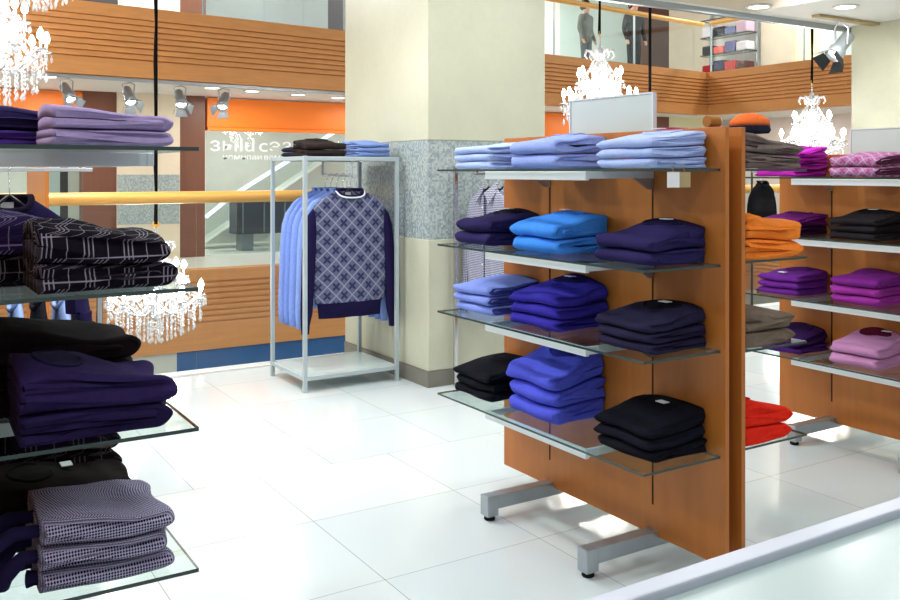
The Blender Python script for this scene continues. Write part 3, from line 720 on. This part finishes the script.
# back side of the middle stand, nearest pile (fold faces +x)
GB = 'sweaters folded on the back of the middle wooden stand'
ZB1 = (1.411, 1.095, .79, .455)
def back(z, T, cols, desc, d=.30, **k):
    return pile(2.493+d/2, 2.215, ZB1[z], PI, .25, d, T, cols, desc, '%s back shelf of the middle stand' % ('top', 'second', 'third', 'bottom')[z], GB, **k)
back(0, .05, [(122,108,104)]*2, 'grey brown folded sweater', .31, puff=.25, wob=1.8, gaps=(.33,.66))
back(1, .066, [(246,136,52)]*2, 'bright orange folded sweater', .31, puff=.2, wob=1.8, gaps=(.33,.66))
back(2, .056, [(118,104,92)]*2, 'taupe folded sweater', .265, puff=.5, wob=1.8)
back(3, .058, [(232,46,30)]*2, 'red folded sweater', .25, puff=.6, collar=(210,36,26))
pile(2.64, 2.50, 1.411, PI, .25, .3, .045, [(150,40,110), (206,170,180), (168,50,120)], '', 'hidden pile on top back shelf of middle stand', GB, descs=['plum folded sweater', 'pale rose folded sweater', 'magenta folded sweater'], puff=.2)
r = empty('knit_cap', (2.655, 2.205, 1.5395)); r.scale = (.82, .82, .9); a = MB(); a.lathe([(.082, .0), (.09, .012), (.085, .03), (.088, .034)], knit((46,48,66)), 20); a.build('turned_brim', r)
a = MB(); a.lathe([(.087, .03), (.084, .05), (.06, .07), (.03, .08), (0, .082)], knit((248,120,60)), 20); a.build('crown', r)
tag(r, 'orange knitted cap with dark brim lying on the grey brown sweaters', 'hat')
r = empty('rolled_scarf', (2.70, 2.42, 1.572)); a = MB(); a.tube([(-.03,0,.022), (.03,0,.022)], .022, knit((168,120,64)), 14); a.build('roll', r)
a = MB(); a.tube([(.0305,0,.022), (.036,0,.022)], .02, knit((236,226,206)), 14); a.build('end_fringe', r); tag(r, 'tan rolled scarf on hidden pile behind the wooden stand top', 'scarf')

# right stand
G2 = 'sweaters folded on the right wooden stand'
WA = m_weave('pink_weave', (176,118,168), (206,150,196), .006)
ARG2 = m_argyle('pink_argyle', (182,128,172), (222,190,222), (158,60,116), .07)
def right(z, c, T, cols, desc, **k):
    y = {'m': 2.695, 'f': 3.14}[c]; wh = {'m': 'right pile', 'f': 'left pile'}[c]
    return pile(3.98+.135, y, ZF2[z], 0, .25, .26, T, cols, desc, '%s on %s shelf of the right stand' % (wh, ('top', 'second', 'third', 'bottom')[z]), G2, **k)
MAG, PUR = (176,40,164), (104,40,140)
right(0, 'f', .034, [MAG, (150,34,140), (160,36,150), (196,48,190)], 'magenta folded sweater', puff=.7, wob=1.6, collar=(170,40,160))
right(0, 'm', .054, [ARG2]*2, 'pink argyle folded sweater', puff=.2, inner=knit((84,44,66)))
right(1, 'f', .046, [(60,24,66), (104,30,110)], 'plum folded sweater', puff=.5, wob=1.6, collar=(80,28,84))
right(1, 'm', .038, [(38,34,38)]*3, 'black folded sweater', puff=.6, collar=BLK, tagm=(.7, .5))
right(2, 'f', .036, [PUR]*3, 'purple folded sweater', puff=.4, collar=(80,30,110), tagm=(.2, .5))
right(2, 'm', .046, [(150,50,150), (158,54,158), (122,40,136)], 'orchid purple folded sweater', puff=.2)
right(3, 'f', .042, [(74,36,112), (56,28,84)], 'dark purple folded sweater', puff=.9, wob=1.8, collar=(46,24,66))
right(3, 'm', .06, [WA]*2, 'dusty pink folded sweater', puff=.55, collar=(96,22,50), tagm=(.78, .3))

# left stand (folds face +x)
GL = 'dark sweaters folded on the left glass shelves'
CHK = m_check('black_windowpane', (24,20,30), (150,140,156)); CHK2 = m_check('purple_windowpane', (58,44,96), (166,150,196), .11, .06); CHK3 = m_check('brown_windowpane', (26,20,24), (110,96,100), .12, .3)
BIRD = m_weave('birdseye', (38,34,66), (168,162,188), .0125); 
def left(z, slot, T, cols, desc, x1=.575, d=.31, **k):
    y = {'n': 2.245, 'm': 2.52, 'f': 2.80}[slot]; wh = {'n': 'front pile', 'm': 'second pile', 'f': 'rear pile'}[slot]; w = k.pop('w', .25)
    return pile(x1-d/2, y, ZL[z], k.pop('rz', PI), w, d, T, cols, desc, '%s on %s left glass shelf' % (wh, ('top', 'second', 'third', 'bottom')[z]), GL, **k)
left(0, 'n', .036, [(168,150,196)]*2, 'lilac folded sweater', puff=.55, d=.265, gaps=(.5,))
left(0, 'm', .04, [(86,58,150), (44,38,80)], '', descs=['violet folded sweater', 'navy folded sweater'], x1=.50, d=.34, puff=.5, wob=1.8)
left(1, 'n', .062, [CHK]*2, 'black checked folded sweater', d=.295, puff=.45, wob=1.5, gaps=(.5,))
left(1, 'm', .062, [CHK, CHK2], '', descs=['black checked folded sweater', 'purple checked folded sweater'], x1=.54, d=.36, puff=.6, wob=1.6)
left(2, 'n', .062, [(40,30,70), (46,34,78)], 'deep purple navy folded sweater', puff=.65, d=.33, collar=(34,28,60), wob=1.6, gaps=(.36, .7))
left(2, 'm', .06, [(30,22,26), (28,20,24), (34,26,30)], 'dark brown folded sweater', x1=.555, d=.33, puff=.5, wob=1.2)
left(3, 'n', .047, [BIRD]*3, 'grey birdseye folded sweater', puff=.5, d=.28, wob=1.5, sleeves=(34,28,62), gaps=(.5,), x1=.565)
left(3, 'm', .044, [(30,24,24)]*3, 'black brown folded sweater', x1=.56, d=.34, puff=.4, collar=(24,20,20), tagm=(.45, .35))
left(3, 'f', .07, [CHK3]*3, 'black striped folded sweater', x1=.57, d=.34, puff=.4)

# ------------------------------------------------------------------ garments on hangers
def ell(cx, cy, z, rx, ry, n=28, front=0.0, pw=.75):
    out = []
    for i in range(n):
        an = 2*PI*i/n; c, s = math.cos(an), math.sin(an)
        x = cx+rx*math.copysign(abs(c)**pw, c); y = cy+ry*math.copysign(abs(s)**pw, s)
        out.append(Vector((x, y, z+(front*(-s) if front else 0))))
    return out
def hanger(loc, rz, label, group, half=.2, across=False):
    r = empty('clothes_hanger', loc, rz)
    a = MB(); a.tube([(-half,0,-.118), (-half*.75,0,-.09), (-half*.3,0,-.044), (0,0,-.012), (half*.3,0,-.044), (half*.75,0,-.09), (half,0,-.118)], [.005,.007,.008,.009,.008,.007,.005], M['black'], 8, flat=.7); a.build('shoulder_bar', r)
    hp = [(0,0,-.01), (0,0,.035), (.012,0,.05), (.02,0,.066), (.012,0,.083), (0,0,.0885), (-.012,0,.083), (-.018,0,.07)]
    a = MB(); a.tube([(q[1], q[0], q[2]) if across else q for q in hp], .0022, M['chrome'], 6); a.build('hook', r)
    tag(r, label, 'hanger', group)
def garment(loc, rz, mat, label, group, W=.27, Ln=.78, sleeve=None, rib=None, stripe=None, kind='sweater', sl=.66, name='hanging_sweater', thick=.035, lbl=False, pattern_scale=1):
    """origin = middle of the hanger bar; body hangs below, wide in x, facing -y"""
    r = empty(name, loc, rz); sleeve = sleeve or mat; rib = rib or mat; zs = -.0
    rows = [(-Ln, W*.84, thick*.9), (-Ln+.09, W*.87, thick*.95), (-Ln+.1, W*.93, thick*1.15), (-Ln+.17, W*.98, thick*1.2), (-Ln*.6, W*.98, thick*1.1), (-Ln*.42, W*.97, thick), (-.26, W*.96, thick*.95), (-.17, W*.99, thick*.9), (-.125, W*.97, thick*.85), (-.095, W*.86, thick*.8), (-.065, W*.66, thick*.78), (-.035, W*.44, thick*.8), (-.022, W*.34, thick*.85)]
    ph = random.uniform(0, 6); body = MB(); rings = []; uv = []
    for i, (z, rx, ry) in enumerate(rows):
        fr_ = -.045 if i == len(rows)-1 else -.02 if i == len(rows)-2 else 0
        ring = ell(0, 0, z, rx, ry, 36, 0, .8)
        for v in ring:
            t = -v.y/ry
            if fr_ and t > 0: v.z += fr_*t
            if i < 9: v.y += .008*math.sin(ph+v.x*34+z*3)*(1-abs(v.x)/rx*.6)*sm(-z, .15, .45)
            uv.append((v.x, v.z))
        rings.append(ring)
    body.loft(rings[2:], mat); body.uv = uv[36*2:]; body.build('body', r)
    h = MB(); h.loft(rings[:3], rib, cap0=True); h.build('hem_rib', r)
    for s in (-1, 1):
        a = MB(); pts = [(s*W*.86, .008, -.118), (s*W*.97, .008, -.17), (s*W*1.03, .008, -.26), (s*W*1.08, .004, -.42), (s*W*1.17, -.006, -.115-sl+.1), (s*W*1.2, -.006, -.115-sl+.02)]
        rr = [(.02, .014), (.038, .022), (.048, .028), (.05, .03), (.042, .026), (.03, .02)]
        rg = []; su = []
        for (x, y, z), (a1, b1) in zip(pts, rr):
            e = ell(x, y+.002, z, a1*W/.27, b1, 16, 0, 1); 
            for v in e: v.z -= (v.x-x)*s*.35 if z > -.2 else 0
            rg.append(e); su += [(v.x, v.z) for v in e]
        a.loft(rg, sleeve, cap0=True); a.uv = su; so = a.build('sleeve', r)
        c = MB(); x, y, z = pts[-1]; c.loft([ell(x, y+.002, z, .03*W/.27, .022, 16, 0, 1), ell(x, y+.002, z-.05, .026*W/.27, .02, 16, 0, 1)], rib, cap1=True); c.build('cuff', so)
    top = rings[-1]
    if kind == 'sweater':
        a = MB(); loop = [v+Vector((0, (-.004 if v.y < 0 else .004), .004)) for v in top]; a.tube([*loop, loop[0]], .011, rib, 6, cap=False); co = a.build('collar', r)
        if stripe:
            a = MB(); lp = [Vector((v.x*1.12, v.y*1.3-.004, v.z-.008)) for v in loop if v.y < .01]
            lp.sort(key=lambda v: math.atan2(v.x, -v.y)); a.tube(lp, .0055, stripe, 6); a.build('collar_stripe', co)
        if lbl:
            a = MB(); a.box(-.025, .015, .018, .02, -.055, -.035, M['paper']); a.build('neck_label', r)
    else:
        a = MB()
        for s in (-1, 1):
            vs = [(s*W*.30, .02, .02), (s*.012, -thick-.012, -.05), (s*.075, -thick-.02, -.12), (s*W*.42, -thick*.6, -.055)]
            n2 = [(x, y-.006, z+.002) for x, y, z in vs]; a.add(vs+n2, [[0,1,2,3],[7,6,5,4],[0,4,5,1],[1,5,6,2],[2,6,7,3],[3,7,4,0]], mat)
        a.uv = [(v[0], v[2]) for v in a.v]; a.build('collar', r)
        a = MB(); a.box(-.012, .012, -thick*1.28-.01, -thick*.9, -Ln+.1, -.06, mat)
        a.uv = [(v[0], v[2]) for v in a.v]; pl = a.build('button_placket', r)
        for j in range(5):
            q = MB(); q.lathe([(.007, 0), (.007, .003), (0, .004)], M['paper'], 8, (0, -thick*1.28-.0105, -.14-j*.12), axis=Matrix.Rotation(PI/2, 3, 'X')); q.build('button', pl)
    tag(r, label, 'sweater' if kind == 'sweater' else 'shirt', group)
    return r
# metal rack
def rack():
    x0, x1, y0, y1, zt, p = 2.257, 2.918, 5.350, 5.914, 1.503, .0125; cx, cy = (x0+x1)/2, (y0+y1)/2
    r = empty('clothes_rack', (cx, cy, 0)); dx, dy = (x1-x0)/2, (y1-y0)/2
    for sx in (-1, 1):
        for sy in (-1, 1):
            a = MB(); a.bbox(sx*dx-p, sx*dx+p, sy*dy-p, sy*dy+p, 0, zt, M['rackm'], .002); lg = a.build('post', r)
            q = MB(); q.box(sx*dx-p+.001, sx*dx+p-.001, sy*dy-p+.001, sy*dy+p-.001, -.0, .004, M['rubber'])
    for z0, z1 in ((.075, .1), (zt-.03, zt-.003)):
        for s in (-1, 1):
            a = MB(); a.bbox(-dx+p, dx-p, s*dy-p*.9, s*dy+p*.9, z0, z1, M['rackm'], .002); a.build('rail', r)
            a = MB(); a.bbox(s*dx-p*.9, s*dx+p*.9, -dy+p, dy-p, z0, z1, M['rackm'], .002); a.build('rail', r)
    a = MB(); a.box(-dx+p, dx-p, -dy+p, dy-p, .088, .098, M['frost']); a.build('lower_shelf', r)
    a = MB(); a.box(-dx+p, dx-p, -dy+p, dy-p, zt-.012, zt-.003, M['frost']); a.build('top_shelf', r)
    a = MB(); a.tube([(.02, -.235, zt-.012), (.02, -.235, 1.375), (.02, .235, 1.375), (.02, .235, zt-.012)], .0085, M['bar'], 8); a.build('hanging_bar', r)
    tag(r, 'grey metal clothes rack with glass shelves standing by the column', 'clothes rack')
    return cx, cy
cx, cy = rack(); RZ = 1.375-.0925+.0195
ARG = m_argyle('navy_argyle', (100,104,132), (160,164,184), (36,36,74), .118); NVY = knit((34,28,66)); SKY = knit((132,158,226)); SKY2 = knit((122,150,222)); SKY3 = knit((140,166,232))
gg = 'garments on the metal rack'; hx = cx+.02
garment((hx, cy-.205, RZ), 0, ARG, 'navy and grey argyle sweater hanging at the front of the metal rack', gg, .265, .855, NVY, NVY, M['stripe'], sl=.8, lbl=True)
for i, (mt, dy_, w) in enumerate(((SKY3, -.10, 'directly behind the argyle one'), (SKY, 0.0, 'second behind the argyle one'), (SKY2, .095, 'third behind the argyle one'), (SKY, .19, 'rearmost on the metal rack'))):
    garment((hx, cy+dy_, RZ), random.uniform(-.03, .03), mt, 'plain sky blue sweater hanging '+w, gg, .26, .8, kind='sweater', sl=.78, thick=.026)
for i, (dy_, w) in enumerate(((-.205, 'under the argyle sweater'), (-.1, 'of the first sky blue sweater'), (0, 'of the second sky blue sweater'), (.095, 'of the third sky blue sweater'), (.19, 'of the rearmost sky blue sweater'))):
    hanger((hx, cy+dy_, RZ), 0, 'black hanger on metal rack bar, '+w, 'hangers on the metal rack', .17)
# piles on the rack
GT = 'sweaters folded on top of the metal rack'
pile(2.40, 5.74, 1.5005, 0, .2, .22, .035, [(36,36,54)]*2, 'dark navy folded sweater', 'back left pile on top of the metal rack', GT, puff=.2)
pile(2.42, 5.50, 1.5005, PI/2, .28, .24, .046, [(46,38,36)]*2, 'blackish brown folded sweater', 'front pile on top of the metal rack', GT, puff=.4, collar=(40,32,30), tagm=(.7, .3))
pile(2.78, 5.53, 1.5005, PI/2, .24, .25, .034, [(110,134,190), (116,140,196), (122,146,204)], 'grey blue folded sweater', 'right pile on top of the metal rack', GT, puff=.2)

# wall rail at the column with patterned shirts
r = empty('garment_rail', (3.157, 4.99, 0))
for x in (0, .72):
    a = MB(); a.bbox(x-.013, x+.013, -.013, .013, 0, 1.44, M['chrome'], .002); a.build('post', r)
    a = MB(); a.box(x-.008, x+.008, -.26, -.013, 1.40, 1.42, M['chrome']); a.build('bracket', r)
a = MB(); a.tube([(-.02, -.25, 1.391), (.74, -.25, 1.391)], .009, M['chrome'], 8); a.build('rail', r)
tag(r, 'chrome garment rail by the column, behind the middle stand', 'clothes rail')
PAT = m_weave('patterned_shirt', (64,66,92), (186,188,204), .022)
for i, (x, w) in enumerate(((3.25, 'nearest the column edge'), (3.36, 'second along the rail'), (3.47, 'third along the rail'))):
    garment((x, 4.74, 1.3165), -PI/2, PAT, 'grey patterned shirt hanging behind the middle stand, '+w, 'patterned shirts by the column', .235, .86, kind='shirt', name='hanging_shirt', sl=.75, thick=.03)
    hanger((x, 4.74, 1.3165), -PI/2, 'black hanger holding patterned shirt, '+w, 'hangers on the column rail', .14)

# left: navy sweater on the stand's bar, low rail with shirts, far wooden stand
garment((.35, 3.32, 1.3345), 0, NVY, 'dark navy sweater hanging behind the left glass shelves', None, .195, .37, rib=knit((26,22,40)), sl=.4, lbl=True)
hanger((.35, 3.32, 1.3345), 0, 'black hanger with chrome hook at the left edge of the photo', None, .13, True)
r = empty('garment_rail', (.52, 4.3, 0))
for x in (-.3, .3):
    a = MB(); a.bbox(x-.012, x+.012, -.012, .012, .02, .945, M['chrome'], .002); a.build('post', r)
    a = MB(); a.bbox(x-.015, x+.015, -.25, .25, 0, .03, M['chrome'], .003); a.build('foot', r)
a = MB(); a.tube([(-.3, 0, .945), (.3, 0, .945)], .01, M['chrome'], 8); a.build('rail', r); tag(r, 'low chrome garment rail beyond the left glass shelves', 'clothes rail')
for i, (x, mt, nm, w) in enumerate(((.30, (136,160,214), 'light blue', 'leftmost'), (.39, (24,22,30), 'black', 'second'), (.48, (136,160,214), 'light blue', 'third'), (.57, (24,22,30), 'black', 'fourth'), (.66, (140,164,216), 'light blue', 'fifth'), (.745, (28,26,48), 'dark navy', 'rightmost'))):
    garment((x, 4.3, .8695), -PI/2, knit(mt), '%s garment, %s on the low rail beyond the left shelves' % (nm, w), 'garments on the low left rail', .22, .6, sl=.5, thick=.026)
    hanger((x, 4.3, .8695), -PI/2, 'black hanger, %s on the low left rail' % w, 'hangers on the low left rail', .15)
r = empty('display_stand', (.75, 5.8, 0)); a = MB(); a.bbox(0, .02, -.38, .38, .08, 1.5, M['wood'], .002); a.build('wood_panel', r)
for y in (-.25, .25):
    a = MB(); a.bbox(-.2, .22, y-.025, y+.025, 0, .08, M['steel'], .004); a.build('leg', r)
tag(r, 'small wooden display panel far left beside the glass railing', 'display stand')
# beyond: black jacket and golden scarf on a slim stand
r = empty('coat_stand', (7.38, 6.0, 0)); a = MB(); a.lathe([(.14, 0), (.14, .012), (.02, .02), (.012, .03), (.012, 1.405), (0, 1.41)], M['black'], 20, (0, .1, 0)); a.build('pole', r)
a = MB(); a.tube([(-.12, 0, 1.4), (.12, 0, 1.4)], .009, M['chrome'], 8); a.tube([(0, .1, 1.4), (0, .005, 1.4)], .007, M['chrome'], 8); a.build('cross_bar', r); tag(r, 'slim black coat stand by the railing beyond the right wooden stand', 'coat stand')
garment((7.42, 6.0, 1.3235), 0, knit((18,18,20)), 'black jacket hanging before the golden handrail, seen between the wooden stands', None, .17, .56, sl=.45, thick=.04)
hanger((7.42, 6.0, 1.3235), 0, 'black hanger holding the black jacket on coat stand', None, .1, True)

# ------------------------------------------------------------------ glass display table at lower right
r = empty('display_table', (1.2, .45, 0)); zt = .915
a = MB(); a.box(-.95, 1.35, -.3, .312, zt-.022, zt-.012, M['frost'], M['gedge']); a.build('glass_top', r)
for y0_, y1_ in ((.312, .342), (-.33, -.3)):
    a = MB(); a.bbox(-.98, 1.38, y0_, y1_, zt-.03, zt, M['lav'], .003); a.build('frame_bar', r)
for x in (-.98, 1.35):
    a = MB(); a.bbox(x, x+.03, -.3, .312, zt-.03, zt, M['lav'], .003); a.build('frame_bar', r)
    for y in (-.33, .312):
        a = MB(); a.bbox(x, x+.03, y, y+.03, 0, zt-.03, M['bar'], .003); a.build('leg', r)
tag(r, 'glass topped table with pale metal frame at lower right corner', 'table')

# ------------------------------------------------------------------ our ceiling lights
LX = [(-.6, 1.2), (1.1, 1.2), (2.9, 1.2), (4.9, 1.2), (-.6, 3.0), (1.1, 3.0), (3.3, 3.0), (5.2, 3.0), (-.6, 4.6), (1.1, 4.6), (2.1, 4.3), (3.4, 4.2), (5.2, 4.6), (7.0, 3.4), (1.2, 5.7), (-.6, 5.7), (7.3, 5.95), (8.1, 5.55), (7.6, 2.0), (6.2, 4.2), (1.1, -.8), (3.2, -.8)]
PW = 12
for i, (x, y) in enumerate(LX):
    e = ceil_light(x, y, 3.034 if (4.9 < x < 7.55 and 4.7 < y < 6.2) else 3.049, {(7.3, 5.95): 'round downlight in the tan ceiling panel', (8.1, 5.55): 'round downlight in the white ceiling at the top right above the spotlight'}.get((x, y), 'round downlight in the shop ceiling outside the photo'), .1, 'shop ceiling downlights')
    ld = bpy.data.lights.new('downlight_lamp', 'AREA'); ld.shape = 'DISK'; ld.size = .3; ld.energy = 31 if (x < 1.3 and y > 4) else 18 if (x < 1.3 and y > 2.5) else 8 if y < 2 else 26 if x > 6.5 else PW; ld.color = (1, .995, .99)
    lo = bpy.data.objects.new('downlight_lamp', ld); C.objects.link(lo); lo.location = (x, y, 3.015)
# fixtureless area lights added to brighten the far walkways, gallery and shop
for x, y, z, e in [(x, 13.0, 2.53, 24) for x in (-3, -.5, 2, 4.5, 7, 9.5, 12)]+[(15.3, y, 2.53, 24) for y in (6, 9, 12)]+[(x, 15.6, 5.9, 110) for x in (-3, 0, 3, 6, 9, 12)]+[(15.6, y, 5.9, 90) for y in (6, 9, 12)]+[(x, 15.0, 2.53, 36) for x in (-2, 1, 3.5, 5.5, 8, 10)]:
    ld = bpy.data.lights.new('far_side_fill', 'AREA'); ld.shape = 'DISK'; ld.size = .5; ld.energy = e; ld.color = (1, .97, .92)
    lo = bpy.data.objects.new('far_side_fill', ld); C.objects.link(lo); lo.location = (x, y, z)

# ------------------------------------------------------------------ world (soft white ambient fill added from all sides), camera, view
w = bpy.data.worlds.new('World'); sc.world = w; w.use_nodes = True
w.node_tree.nodes['Background'].inputs[0].default_value = (.95, .98, 1, 1); w.node_tree.nodes['Background'].inputs[1].default_value = .5
cam = bpy.data.cameras.new('Camera'); cam.sensor_width = 36; cam.lens = 36*905/900; cam.shift_y = -128/900; cam.clip_start = .05
co = bpy.data.objects.new('Camera', cam); C.objects.link(co); co.location = (0, 0, 1.4); co.rotation_euler = (PI/2, 0, -math.atan2(SN, CS)); sc.camera = co
sc.view_settings.view_transform = 'Standard'; sc.view_settings.look = 'None'; sc.view_settings.gamma = 1; sc.view_settings.use_curve_mapping = False
sc.view_settings.exposure = 0.0
sc.cycles.use_denoising = True; sc.cycles.max_bounces = 10; sc.cycles.transparent_max_bounces = 24; sc.cycles.sample_clamp_indirect = 6
